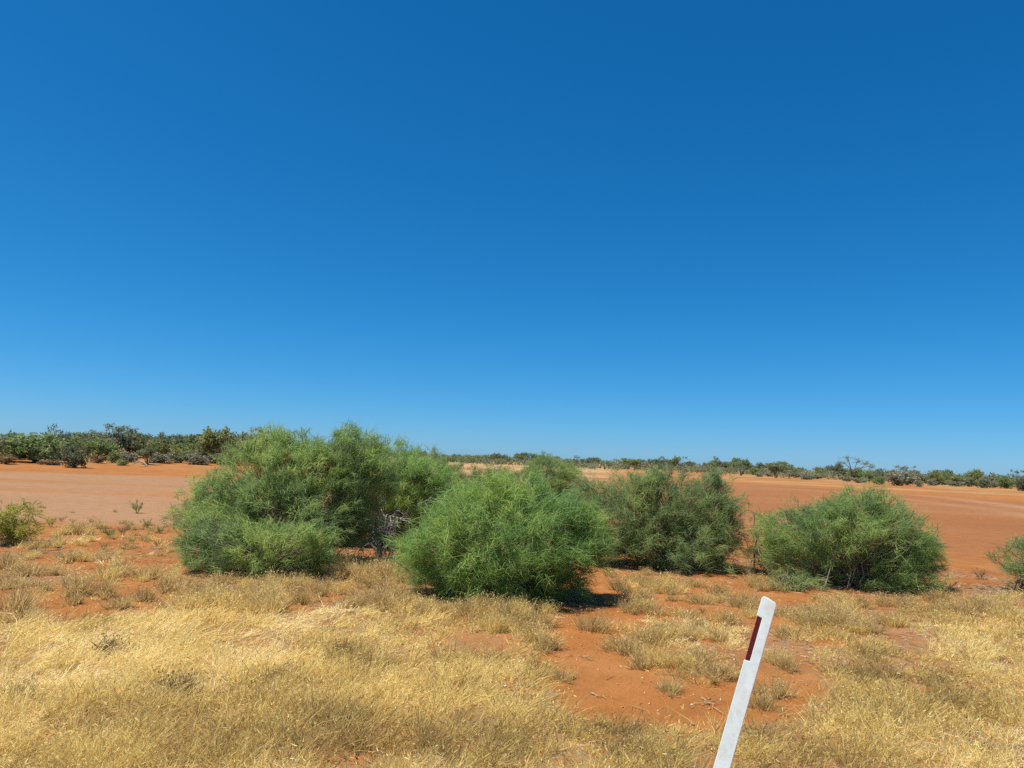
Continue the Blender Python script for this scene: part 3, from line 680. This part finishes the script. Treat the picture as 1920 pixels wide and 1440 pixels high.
# ------------------------------------------------------------------ dry grass
LEFT_SOIL = poly_w([(-400, 1000), (340, 1000), (360, 1090), (480, 1100), (480, 1150), (230, 1150), (-400, 1150)])
def grass_mass():
    rg = np.random.default_rng(13)
    N = 34000
    x = rg.uniform(-11, 11, N); y = rg.uniform(3.2, 15.5, N)
    x = x * np.clip(0.25 + y / 13, 0.5, 1.0)
    wx = x + 0.5 * (fbm(x / 0.8, y / 0.8, 71, 3) - 0.5); wy = y + 0.7 * (fbm(x / 0.8, y / 0.8, 72, 3) - 0.5)
    d = inpoly(wx, wy, MAT_L) * 1.0
    for p in MAT_PATCH: d = np.maximum(d, inpoly(wx, wy, p) * 0.85)
    d = np.maximum(d, inpoly(wx, wy, LEFT_SOIL) * 0.045)
    dn = fbm(x / 1.1, y / 1.1, 73, 3)
    right = sstep(0.5, 2.5, x); near = 1 - sstep(5.6, 7.5, y)
    p = d * np.clip(0.2 + 3.0 * (dn - 0.38) + 0.6 * near + 0.14 * (1 - right), 0.05 + 0.6 * near, 1) * np.interp(y, [3.2, 7, 15], [0.42, 0.5, 0.62])
    keep = rg.random(N) < p
    keep &= ~((y < 4.35) & (x > 0.5) & (x < 2.0))
    x, y = x[keep], y[keep]; n = len(x); near = 1 - sstep(5.4, 7.2, y); left = 1 - sstep(-1.5, 1.5, x)
    per = np.interp(y, [4, 8, 15], [74, 52, 34]).astype(int)
    tot = per.sum()
    X = np.repeat(x, per); Y = np.repeat(y, per)
    size = 0.5 + 1.15 * rg.random(n) ** 2.0
    h = (0.10 + 0.045 * near + 0.04 * left) * (0.6 + 0.8 * fbm(x / 0.9, y / 0.9, 74, 2)) * size
    big = rg.random(n) < 0.11
    h = np.minimum(np.where(big, h * rg.uniform(1.2, 1.6, n), h), 0.24)
    rad = rg.uniform(0.04, 0.10, n) * size * np.where(big, 1.3, 1.0)
    a = rg.uniform(0, 2 * np.pi, tot); q = np.sqrt(rg.random(tot)); rq = q * np.repeat(rad, per)
    bx = X + np.cos(a) * rq; by = Y + np.sin(a) * rq
    P = np.stack([bx, by, gh(bx, by) - 0.01], -1)
    lodge = np.repeat(np.where(big, 0.15, 1.0) * sstep(0.45, 0.66, fbm(x / 1.1 + 9, y / 1.1, 75, 3)) * (0.3 + 0.7 * left), per)
    la = np.repeat(fbm(x / 1.6, y / 1.6, 76, 2) * 3.6 - 1.8 + 0.25 + 0.5 * rg.normal(size=n), per)
    D = norm(np.stack([np.cos(a) * q * 0.85 + 0.06 + lodge * 1.3 * np.cos(la), np.sin(a) * q * 0.85 + lodge * 1.3 * np.sin(la), 0.72 - 0.3 * lodge], -1) + 0.33 * rg.normal(size=(tot, 3)))
    D[:, 2] = np.abs(D[:, 2])
    L = np.repeat(h, per) * rg.uniform(0.45, 1.3, tot) * (1 + 0.35 * lodge)
    bend = np.stack([L * (0.05 + 0.24 * rg.normal(size=tot)), L * 0.24 * rg.normal(size=tot), -L * 0.24 * rg.random(tot)], -1)
    ct = np.clip(0.50 + 1.0 * (fbm(x / 1.7, y / 1.7, 77, 3) - 0.5) + 0.9 * (fbm(x / 0.45, y / 0.45, 78, 2) - 0.5) + 0.16 * rg.normal(size=n) + 0.10 * left - 0.16 * big, 0, 1)
    ti = np.clip(np.repeat(ct, per) + 0.11 * rg.normal(size=tot), 0, 1)
    Wb = np.interp(Y, [4, 15], [0.0030, 0.0072]) * rg.uniform(0.6, 1.5, tot)
    mb = MB(); mb.strands(P, D, L, Wb, bend, ti, rg)
    # pale seed heads and awns at some of the tips
    hd = rg.random(tot) < 0.30
    T = (P + D * L[:, None] + bend)[hd]; m_ = len(T)
    mb.strands(T, norm(D[hd] + 0.9 * rg.normal(size=(m_, 3))), rg.uniform(0.015, 0.045, m_), 1.7 * Wb[hd], 0.008 * rg.normal(size=(m_, 3)), np.clip(ti[hd] + 0.12, 0, 1), rg)
    o = link('dry_grass', mb.mesh('dry_grass', M['straw'])); tag(o, 'dense dry straw-coloured grass along the road verge', 'grass', None, 'stuff')
    print('mass clumps', n, 'blades', tot)
grass_mass()

def tuft_mesh(seed, n, hgt, rad, spread, mat, w=0.006):
    rg = np.random.default_rng(seed); mb = MB()
    k = max(3, n // 45); cx = rg.normal(size=(k, 2)) * rad * 0.6
    c = cx[rg.integers(k, size=n)]
    a = rg.uniform(0, 2 * np.pi, n); q = np.abs(rg.normal(size=n)) * rad * 0.35
    P = np.stack([c[:, 0] + np.cos(a) * q, c[:, 1] + np.sin(a) * q, np.full(n, -0.02)], -1)
    o = norm(P * [1, 1, 0] + 1e-6) * (np.linalg.norm(P[:, :2], axis=1, keepdims=True) / rad)
    D = norm(o * spread + np.array([0.03, 0, 1.0]) + 0.24 * rg.normal(size=(n, 3))); D[:, 2] = np.abs(D[:, 2])
    L = hgt * rg.uniform(0.35, 1.2, n)
    bend = np.stack([L * 0.2 * rg.normal(size=n), L * 0.2 * rg.normal(size=n), -L * 0.2 * rg.random(n)], -1)
    mb.strands(P, D, L, w * rg.uniform(0.6, 1.4, n), bend, np.clip(0.5 + 0.24 * rg.normal(size=n), 0, 1), rg)
    hd = rg.random(n) < 0.3; T = (P + D * L[:, None] + bend)[hd]; m_ = len(T)
    mb.strands(T, norm(D[hd] + 0.9 * rg.normal(size=(m_, 3))), rg.uniform(.015, .04, m_), np.full(m_, w * 1.6), 0.008 * rg.normal(size=(m_, 3)), np.clip(0.65 + 0.2 * rg.normal(size=m_), 0, 1), rg)
    return mb.mesh('grass_tuft', M[mat])
TUFT = [tuft_mesh(300 + i, 560, 0.235 + 0.03 * (i % 3), 0.105, 0.42 + 0.10 * (i % 4), 'tuft' if i % 4 else 'straw', 0.0055) for i in range(8)]
def green_sprig(seed, n, hgt, rad, mat):
    rg = np.random.default_rng(seed); mb = MB(); k = 9
    for s_ in range(k):
        a = s_ * 2 * np.pi / k + rg.random(); e = np.array([np.cos(a) * rad * rg.uniform(.2, 1), np.sin(a) * rad * rg.uniform(.2, 1), hgt * rg.uniform(.6, 1)])
        t = np.sort(rg.uniform(0.25, 1, n // k))[:, None]
        P = e * t; P[:, :2] = e[:2] * t ** 1.3
        D = norm(e + 0.6 * hgt * rg.normal(size=P.shape) + [0, 0, hgt * .3]); m_ = len(P)
        mb.strands(P, D, rg.uniform(.04, .1, m_), .009 * rg.uniform(.6, 1.4, m_), .02 * rg.normal(size=(m_, 3)), rg.random(m_), rg)
        mb.strands(np.array([[0, 0, -0.02]]), norm(e)[None], np.array([np.linalg.norm(e)]), np.array([.008]), np.zeros((1, 3)), np.array([0.2]), rg)
    return mb.mesh('sprig', M[mat])

ZONES = [
    ('left_soil', lambda x, y: x < 400, 'on red soil left of the wattle shrubs', 'tussocks on the red soil at left', 4),
    ('wattle_foot', lambda x, y: x < 800, 'in the fringe below the wattle shrubs', 'tussocks below the wattle shrubs', 3),
    ('bare_path', lambda x, y: x < 1130, 'below the rounded bright bush', 'tussocks below the rounded bush', 2),
    ('gap', lambda x, y: x < 1450 and y < 1140, 'before the dusky shrub', 'tussocks before the dusky shrub', 2),
    ('post', lambda x, y: x < 1450, 'between bare track and post', 'tussocks between track and post', 3),
    ('dome', lambda x, y: True, 'right of the post, before the domed shrub', 'tussocks before the domed shrub', 3)]
placed = []
def tuft(px, py, wpx, rg, hk=1.0):
    B = on_ground(px, py); k = B[1] / F
    for q in placed:
        if abs(q[0] - B[0]) < 0.04 and abs(q[1] - B[1]) < 0.04: return
    placed.append(B)
    o = link('grass_tuft', TUFT[int(rg.integers(len(TUFT)))], None, B)
    s = wpx * k / 0.39
    o.scale = (s, s, s * hk * float(rg.uniform(0.9, 1.25))); o.rotation_euler = (0, 0, float(rg.uniform(0, 6.28)))
    z = next(z for z in ZONES if z[1](px, py)); TLIST.setdefault(z[0], []).append((px, py, o))
TLIST = {}
rgt = np.random.default_rng(17)
HAND = [(17, 1066, 46), (52, 1078, 50), (96, 1078, 34), (109, 1079, 26), (201, 1088, 46), (216, 1080, 44), (277, 1084, 50), (318, 1092, 44), (347, 1100, 42), (157, 1114, 62), (79, 1107, 34), (17, 1101, 50), (26, 1142, 66), (35, 1162, 50), (134, 1132, 36), (201, 1119, 46), (268, 1126, 40), (309, 1111, 40), (330, 1113, 30), (225, 1139, 40), (350, 1145, 60), (379, 1125, 52), (435, 1117, 42), (461, 1100, 36), (487, 1104, 34),
        (157, 1052, 34), (128, 1052, 40), (198, 1049, 34), (70, 1028, 34), (102, 1021, 30), (146, 1002, 40), (163, 1002, 26), (122, 1002, 30), (181, 990, 26), (30, 1020, 34), (60, 1046, 30),
        (515, 1110, 44), (545, 1106, 50), (575, 1112, 44), (605, 1118, 42), (640, 1112, 44), (680, 1122, 44), (720, 1128, 48), (760, 1130, 44), (800, 1140, 44), (840, 1150, 46), (880, 1156, 46), (920, 1160, 48), (960, 1168, 48), (990, 1180, 44), (612, 1076, 46), (632, 1084, 50), (655, 1080, 48), (680, 1086, 52), (704, 1080, 50), (728, 1086, 54), (750, 1082, 48), (765, 1090, 40), (645, 1070, 40), (715, 1070, 42),
        (1265, 1126, 24), (1350, 1116, 38), (1321, 1127, 24), (1240, 1105, 34), (1220, 1102, 34), (1255, 1098, 30), (1110, 1182, 52), (1165, 1107, 40), (1207, 1145, 40), (1225, 1150, 44), (1270, 1155, 30), (1297, 1160, 36), (1402, 1157, 34), (1347, 1165, 30), (1315, 1180, 36), (1367, 1170, 40), (1185, 1230, 56), (1162, 1220, 50), (1212, 1205, 56), (1250, 1187, 44), (1212, 1252, 46), (1240, 1245, 52), (1287, 1255, 52), (1312, 1242, 48), (1337, 1272, 56), (1360, 1272, 48), (1255, 1300, 50), (1455, 1302, 58), (1430, 1330, 56), (1460, 1242, 44), (1057, 1277, 38), (1015, 1217, 60), (1005, 1205, 50),
        (1455, 1107, 30), (1534, 1128, 30), (1576, 1123, 24), (1470, 1157, 40), (1543, 1174, 42), (1594, 1170, 36), (1473, 1195, 46), (1452, 1244, 40), (1479, 1257, 36), (1195, 1062, 26), (1210, 1076, 22), (1140, 1078, 24), (1150, 1082, 18), (1620, 1140, 34), (1660, 1135, 36), (1700, 1130, 34), (1840, 1140, 44), (1880, 1130, 46), (1500, 1165, 34), (1330, 1062, 30), (1390, 1075, 26), (1415, 1100, 26)]
for a in HAND: tuft(*a, rgt)
def scatter(n, x0, x1, y0, y1, wlo, whi, thr=0.45):
    c = 0; g = 0
    while c < n and g < n * 30:
        g += 1
        px = rgt.uniform(x0, x1); py = rgt.uniform(y0, y1); B = on_ground(px, py)
        if float(fbm(B[0] / 1.2, B[1] / 1.2, 81, 3)) < thr: continue
        if any(abs(B[0] - bx) < sx * 0.75 and abs(B[1] - by) < sy * 0.75 for bx, by, sx, sy in BARE): continue
        tuft(px, py, rgt.uniform(wlo, whi) * (py - 830) / 300, rgt); c += 1
scatter(64, 0, 340, 985, 1150, 14, 40, 0.36)
scatter(14, 0, 345, 948, 990, 16, 36, 0.30)
scatter(36, 380, 860, 1092, 1152, 26, 56, 0.40)
scatter(14, 840, 1020, 1140, 1185, 34, 50, 0.36)
scatter(30, 1150, 1440, 1075, 1200, 24, 44, 0.48)
scatter(26, 1460, 1900, 1120, 1190, 30, 46, 0.40)
TEN = ['', 'tenth', 'twentieth', 'thirtieth', 'fortieth']; TENS = ['', '', 'twenty', 'thirty', 'forty']
ORDN = 'first second third fourth fifth sixth seventh eighth ninth tenth eleventh twelfth thirteenth fourteenth fifteenth sixteenth seventeenth eighteenth nineteenth'.split()
def ordinal(k):
    return ORDN[k - 1] if k < 20 else TEN[k // 10] if k % 10 == 0 else TENS[k // 10] + '-' + ORDN[k % 10 - 1]
ROWS = {2: ('front', 'back'), 3: ('front', 'middle', 'back'), 4: ('front', 'second', 'third', 'back')}
for z in ZONES:
    L_ = sorted(TLIST.get(z[0], []), key=lambda t: -t[1]); nr = z[4]
    for r_ in range(nr):
        part = L_[len(L_) * r_ // nr: len(L_) * (r_ + 1) // nr]
        for k_, (px, py, o) in enumerate(sorted(part, key=lambda t: t[0])):
            tag(o, f'{ordinal(k_ + 1)} dry tussock from the left, {ROWS[nr][r_]} row, {z[2]}', 'grass tuft', z[3])
# small green and twiggy plants on the red soil
SPR = {'weed': tuft_mesh(321, 420, 0.24, 0.16, 0.8, 'brown', 0.008), 'yellow': green_sprig(401, 260, 0.34, 0.2, 'yellow'), 'green': green_sprig(402, 330, 0.32, 0.22, 'green'), 'brown': green_sprig(403, 240, 0.34, 0.26, 'brown'), 'olive': green_sprig(404, 260, 0.36, 0.24, 'olive')}
for px, py, wpx, mt, lb in (
    (204, 1008, 32, 'green', 'small round green plant with its own shadow on the red soil at left'),
    (248, 1019, 24, 'yellow', 'small yellow-green plant right of the round green plant on red soil'),
    (295, 1024, 20, 'green', 'small dark green plant nearest the wattle shrub on the red soil'),
    (195, 1030, 24, 'olive', 'thin pale sprig in front of the small round green plant'),
    (337, 1022, 24, 'green', 'spindly green plant against the foot of the wattle shrub'),
    (257, 962, 40, 'olive', 'twiggy brown-green plant alone on the edge of the clay pan'),
    (115, 978, 16, 'brown', 'tiny brown twig plant at the clay pan edge, right of yellow shrub'),
    (136, 980, 12, 'brown', 'tiniest brown plant at the clay pan edge'),
    (55, 960, 36, 'olive', 'thin olive plant behind the yellow-green shrub at the left edge'),
    (96, 988, 32, 'yellow', 'low yellow-green plant right of the yellow-green shrub'),
    (230, 1002, 26, 'brown', 'leafless brown plant beside the small round green plant'),
    (275, 990, 28, 'olive', 'thin upright olive sprig before the pan, left of wattle shrub'),
    (300, 1000, 24, 'olive', 'second thin olive sprig before the pan, nearer the wattle shrub'),
    (1316, 1150, 18, 'green', 'small fresh green plant among the tussocks left of the post'),
    (1838, 1086, 30, 'brown', 'small dry brown bush on bare sand between domed and edge shrubs'),
    (1774, 1112, 40, 'brown', 'brown dead plant in the shadow right of the domed shrub'),
    (1205, 1062, 26, 'weed', 'brown dead plant at the foot of the dusky shrub'),
    (1130, 1062, 34, 'weed', 'dry brown low plant between the rounded and dusky shrubs'),
    (1030, 1142, 30, 'weed', 'dry brown plant in the shade under the rounded bright bush'),
    (205, 1225, 62, 'weed', 'dark brown dry weed standing in the straw grass at lower left'),
    (335, 1300, 76, 'weed', 'largest dark brown dry weed in the straw grass, lower left'),
    (40, 1308, 62, 'weed', 'brown dry weed in the straw grass near the left edge'),
    (640, 1225, 44, 'weed', 'brown dry weed in the straw grass in front of the wattle shrub'),
):
    B = on_ground(px, py); o = link('small_plant', SPR[mt], None, B); s = wpx * B[1] / F / 0.44
    o.scale = (s, s, s * (1.0 if mt == 'weed' else 0.72)); o.rotation_euler = (0, 0, px * 1.7); tag(o, lb, 'plant', 'small plants on the red soil')

# fallen sticks
for i, (x0, y0, x1, y1, r, lb) in enumerate((
    (55, 1035, 132, 1028, .012, 'long dark fallen stick among tussocks at the left'),
    (285, 1030, 340, 1026, .008, 'thin fallen stick near the foot of the wattle shrub'),
    (1225, 1291, 1262, 1293, .006, 'short pale stick lying on the bare orange track'),
    (1320, 1312, 1352, 1338, .008, 'pale crooked stick lying just left of the white post'),
    (1310, 1322, 1345, 1318, .006, 'thin pale stick crossing the crooked one left of the post'),
    (1675, 1322, 1705, 1312, .009, 'pale stick lying in the straw grass right of the post'),
    (1740, 1322, 1772, 1325, .008, 'pale stick farther right in the straw grass'),
    (1820, 1098, 1872, 1101, .009, 'thin grey stick on bare sand below the edge shrub'),
    (1085, 1232, 1104, 1236, .006, 'short dark stick on the upper part of the bare track'),
    (1110, 1303, 1135, 1310, .007, 'short grey stick in the middle of the bare track'))):
    rg = np.random.default_rng(600 + i); A = on_ground(x0, y0); E = on_ground(x1, y1); t = np.linspace(0, 1, 8)[:, None]
    pts = A * (1 - t) + E * t + rg.normal(size=(8, 3)) * [.02, .03, 0]; pts[:, 2] = gh(pts[:, 0], pts[:, 1]) + r + .012 * rg.random(8)
    r *= 0.6 if x0 > 1000 else 1.0
    mb = MB(); mb.tube(pts - A, r * (1 - .5 * t[:, 0]), 6)
    s_ = pts[4]; p2 = np.array([s_, s_ + [.05, .04, .01], s_ + [.11, .06, .03]]); mb.tube(p2 - A, [r * .6, r * .45, r * .25], 5)
    o = link('fallen_stick', mb.mesh('fallen_stick', M['twig' if r < .0095 else 'deadwood'], True), None, A); tag(o, lb, 'stick', 'fallen sticks on the ground')

def litter():
    rg = np.random.default_rng(19); N = 46000
    x = rg.uniform(-9, 9, N); y = rg.uniform(4, 17, N)
    g = fbm(x / 1.5, y / 1.5, 51, 4)
    keep = rg.random(N) < 0.05 + 0.75 * sstep(0.46, 0.62, g)
    bare = sum(np.exp(-((x - bx) / sx) ** 2 - ((y - by) / sy) ** 2) for bx, by, sx, sy in BARE)
    keep &= rg.random(N) > np.clip(bare * 1.2, 0, .78)
    x, y = x[keep], y[keep]
    for px, py, w_ in ((545, 1060, 1.5), (490, 1080, 1.2), (965, 1120, 1.4), (1245, 1068, 1.5), (1590, 1102, 1.5), (1925, 1108, 0.8), (720, 1050, 0.9)):
        q = on_ground(px, py); x = np.concatenate([x, q[0] + w_ * 0.6 * rg.normal(size=1500)]); y = np.concatenate([y, q[1] + w_ * 0.35 * rg.normal(size=1500)])
    n = len(x); a = rg.uniform(0, 6.28, n)
    D = norm(np.stack([np.cos(a), np.sin(a), 0.08 * rg.normal(size=n)], -1)); L = rg.uniform(.03, .14, n)
    P = np.stack([x, y, gh(x, y) + rg.uniform(0.004, .014, n)], -1)
    mb = MB(); mb.strands(P, D, L, rg.uniform(.003, .007, n), rg.normal(size=(n, 3)) * (L * .1)[:, None] * [1, 1, .2], rg.random(n), rg)
    o = link('litter', mb.mesh('litter', M['litter'])); tag(o, 'dry leaf and stalk litter on the soil', 'litter', None, 'stuff')
M['litter'] = plant_mat('litter', [(0, (0.12, 0.085, 0.06)), (0.5, (0.27, 0.21, 0.15)), (1, (0.5, 0.42, 0.31))], 0.0, 0.8)
litter()

def pebbles():
    rg = np.random.default_rng(23); mb = MB(); N1, N2 = 9000, 900; N = N1 + N2
    x = np.concatenate([rg.uniform(-9, 9, N1), rg.uniform(-1, 1, N2)]); y = np.concatenate([rg.uniform(4.5, 18, N1), 18 + 60 * rg.random(N2) ** 1.6]); x[N1:] *= y[N1:] * 0.8
    r = rg.uniform(.004, .012, N) * rg.uniform(.6, 1.5, N); r[N1:] = rg.uniform(.006, .02, N2)
    z = gh(x, y)
    ov = np.array([[1, 0, 0], [-1, 0, 0], [0, 1, 0], [0, -1, 0], [0, 0, .7], [0, 0, -.7]]); fc = np.array([[0, 2, 4], [2, 1, 4], [1, 3, 4], [3, 0, 4], [2, 0, 5], [1, 2, 5], [3, 1, 5], [0, 3, 5]])
    V = ov[None] * r[:, None, None] * rg.uniform(.7, 1.3, (N, 6, 1)) + np.stack([x, y, z + r * .2], -1)[:, None]
    mb.add(V.reshape(-1, 3), f3=((np.arange(N) * 6)[:, None, None] + fc[None]).reshape(-1, 3), tint=np.repeat(rg.random(N), 6))
    o = link('gravel', mb.mesh('gravel', M['pebble'])); tag(o, 'scattered small stones and soil crumbs on red sand', 'gravel', None, 'stuff')
M['pebble'] = plant_mat('pebble', [(0, (0.3, 0.1, 0.04)), (0.75, (0.5, 0.2, 0.08)), (0.93, (0.6, 0.4, 0.28)), (1, (0.7, 0.6, 0.5))], 0.0, 0.9)
pebbles()

# ------------------------------------------------------------------ leaning white guide post
def guide_post():
    Yd = 4.2
    top = at_depth(1441, 1124, Yd); low = at_depth(1351, 1440, Yd)
    ax = norm(top - low)
    zg = float(gh(low[0], low[1])); B = low - ax * ((low[2] - zg) / ax[2])
    B[2] = float(gh(B[0], B[1])) - 0.02
    Hh = float(np.linalg.norm(top - B))
    root = empty('guide_post', B)
    X = norm(np.cross(np.array([0.40, 0.917, 0.0]), ax)); X = X if X[0] > 0 else -X
    Nrm = np.cross(ax, X)          # thickness axis
    if Nrm[1] < 0: Nrm = -Nrm
    Wd, Th = 0.08, 0.03
    s = np.linalg.norm(top - low) / np.linalg.norm(np.array([1441 - 1351, 316.0]))    # metres per photo pixel along the post
    d1, d2 = 36 * s, 124 * s                                                         # the notch below the top
    nw = 0.030
    def pt(u, v, t): return B + X * u + ax * v + Nrm * t
    prof = [(-Wd / 2, 0), (Wd / 2, 0), (Wd / 2, Hh - 0.014), (Wd / 2 - 0.006, Hh - 0.006), (-Wd / 2 + 0.03, Hh + 0.006), (-Wd / 2 + 0.008, Hh + 0.008), (-Wd / 2, Hh - 0.004),
            (-Wd / 2, Hh - d1), (-Wd / 2 + nw, Hh - d1 - 0.004), (-Wd / 2 + nw, Hh - d2 + 0.004), (-Wd / 2, Hh - d2)]
    import bmesh
    def extr(name, prof, t0, t1, mat, bev):
        bm = bmesh.new()
        a = [bm.verts.new(pt(u, v, t0) - B) for u, v in prof]; b = [bm.verts.new(pt(u, v, t1) - B) for u, v in prof]
        bm.faces.new(a); bm.faces.new(b[::-1])
        for i in range(len(prof)):
            j = (i + 1) % len(prof); bm.faces.new((a[j], a[i], b[i], b[j]))
        bmesh.ops.recalc_face_normals(bm, faces=bm.faces[:])
        bmesh.ops.bevel(bm, geom=bm.edges[:], offset=bev, segments=2, affect='EDGES', profile=0.6)
        me = bpy.data.meshes.new(name); bm.to_mesh(me); bm.free(); me.materials.append(mat)
        return link(name, me, root)
    extr('post', prof, -Th / 2, Th / 2, M['post'], 0.003)
    rp = [(-Wd / 2 + 0.004, Hh - d2 + 0.003), (-Wd / 2 + nw - 0.0015, Hh - d2 + 0.007), (-Wd / 2 + nw - 0.0015, Hh - d1 - 0.007), (-Wd / 2 + 0.004, Hh - d1 - 0.003)]
    r = extr('reflector', rp, -Th / 2 + 0.006, Th / 2 - 0.006, M['reflector'], 0.0015); tag(r, 'dark red reflector strip set in a notch of the post')
    tag(root, 'leaning white roadside guide post with a dark red reflector', 'guide post')
def post_mats():
    m, n, l = mat_new('white_post'); b = n['Principled BSDF']
    tc = n.new('ShaderNodeTexCoord'); g = n.new('ShaderNodeTexNoise'); g.inputs['Scale'].default_value = 9; g.inputs['Detail'].default_value = 6; l.new(tc.outputs['Object'], g.inputs['Vector'])
    r = ramp(n, [(0.3, (0.63, 0.735, 0.74)), (0.6, (0.69, 0.795, 0.80))]); l.new(g.outputs[0], r.inputs[0]); b.inputs['Roughness'].default_value = 0.5
    g2 = n.new('ShaderNodeTexNoise'); g2.inputs['Scale'].default_value = 16; g2.inputs['Detail'].default_value = 8; g2.inputs['Roughness'].default_value = 0.7; l.new(tc.outputs['Object'], g2.inputs['Vector'])
    r2 = ramp(n, [(0.46, (0, 0, 0)), (0.74, (0.5, 0.5, 0.5))]); l.new(g2.outputs[0], r2.inputs[0])
    mx = n.new('ShaderNodeMix'); mx.data_type = 'RGBA'; l.new(r2.outputs[0], mx.inputs[0]); l.new(r.outputs[0], mx.inputs[6]); mx.inputs[7].default_value = (0.5, 0.36, 0.25, 1)
    l.new(mx.outputs[2], b.inputs['Base Color'])
    M['post'] = m
    m, n, l = mat_new('red_reflector'); b = n['Principled BSDF']; b.inputs['Base Color'].default_value = (0.105, 0.01, 0.009, 1); b.inputs['Roughness'].default_value = 0.2
    tc = n.new('ShaderNodeTexCoord'); v = n.new('ShaderNodeTexVoronoi'); v.inputs['Scale'].default_value = 140; l.new(tc.outputs['Object'], v.inputs['Vector'])
    r = ramp(n, [(0.1, (0.15, 0.014, 0.012)), (0.7, (0.06, 0.006, 0.006))]); l.new(v.outputs['Distance'], r.inputs[0]); l.new(r.outputs[0], b.inputs['Base Color'])
    bp = n.new('ShaderNodeBump'); bp.inputs['Strength'].default_value = 0.5; bp.inputs['Distance'].default_value = 0.002; l.new(v.outputs['Distance'], bp.inputs['Height']); l.new(bp.outputs[0], b.inputs['Normal'])
    M['reflector'] = m
post_mats()
guide_post()
print('TRIS', sum(len(m.loops) - 2 * len(m.polygons) for m in bpy.data.meshes))
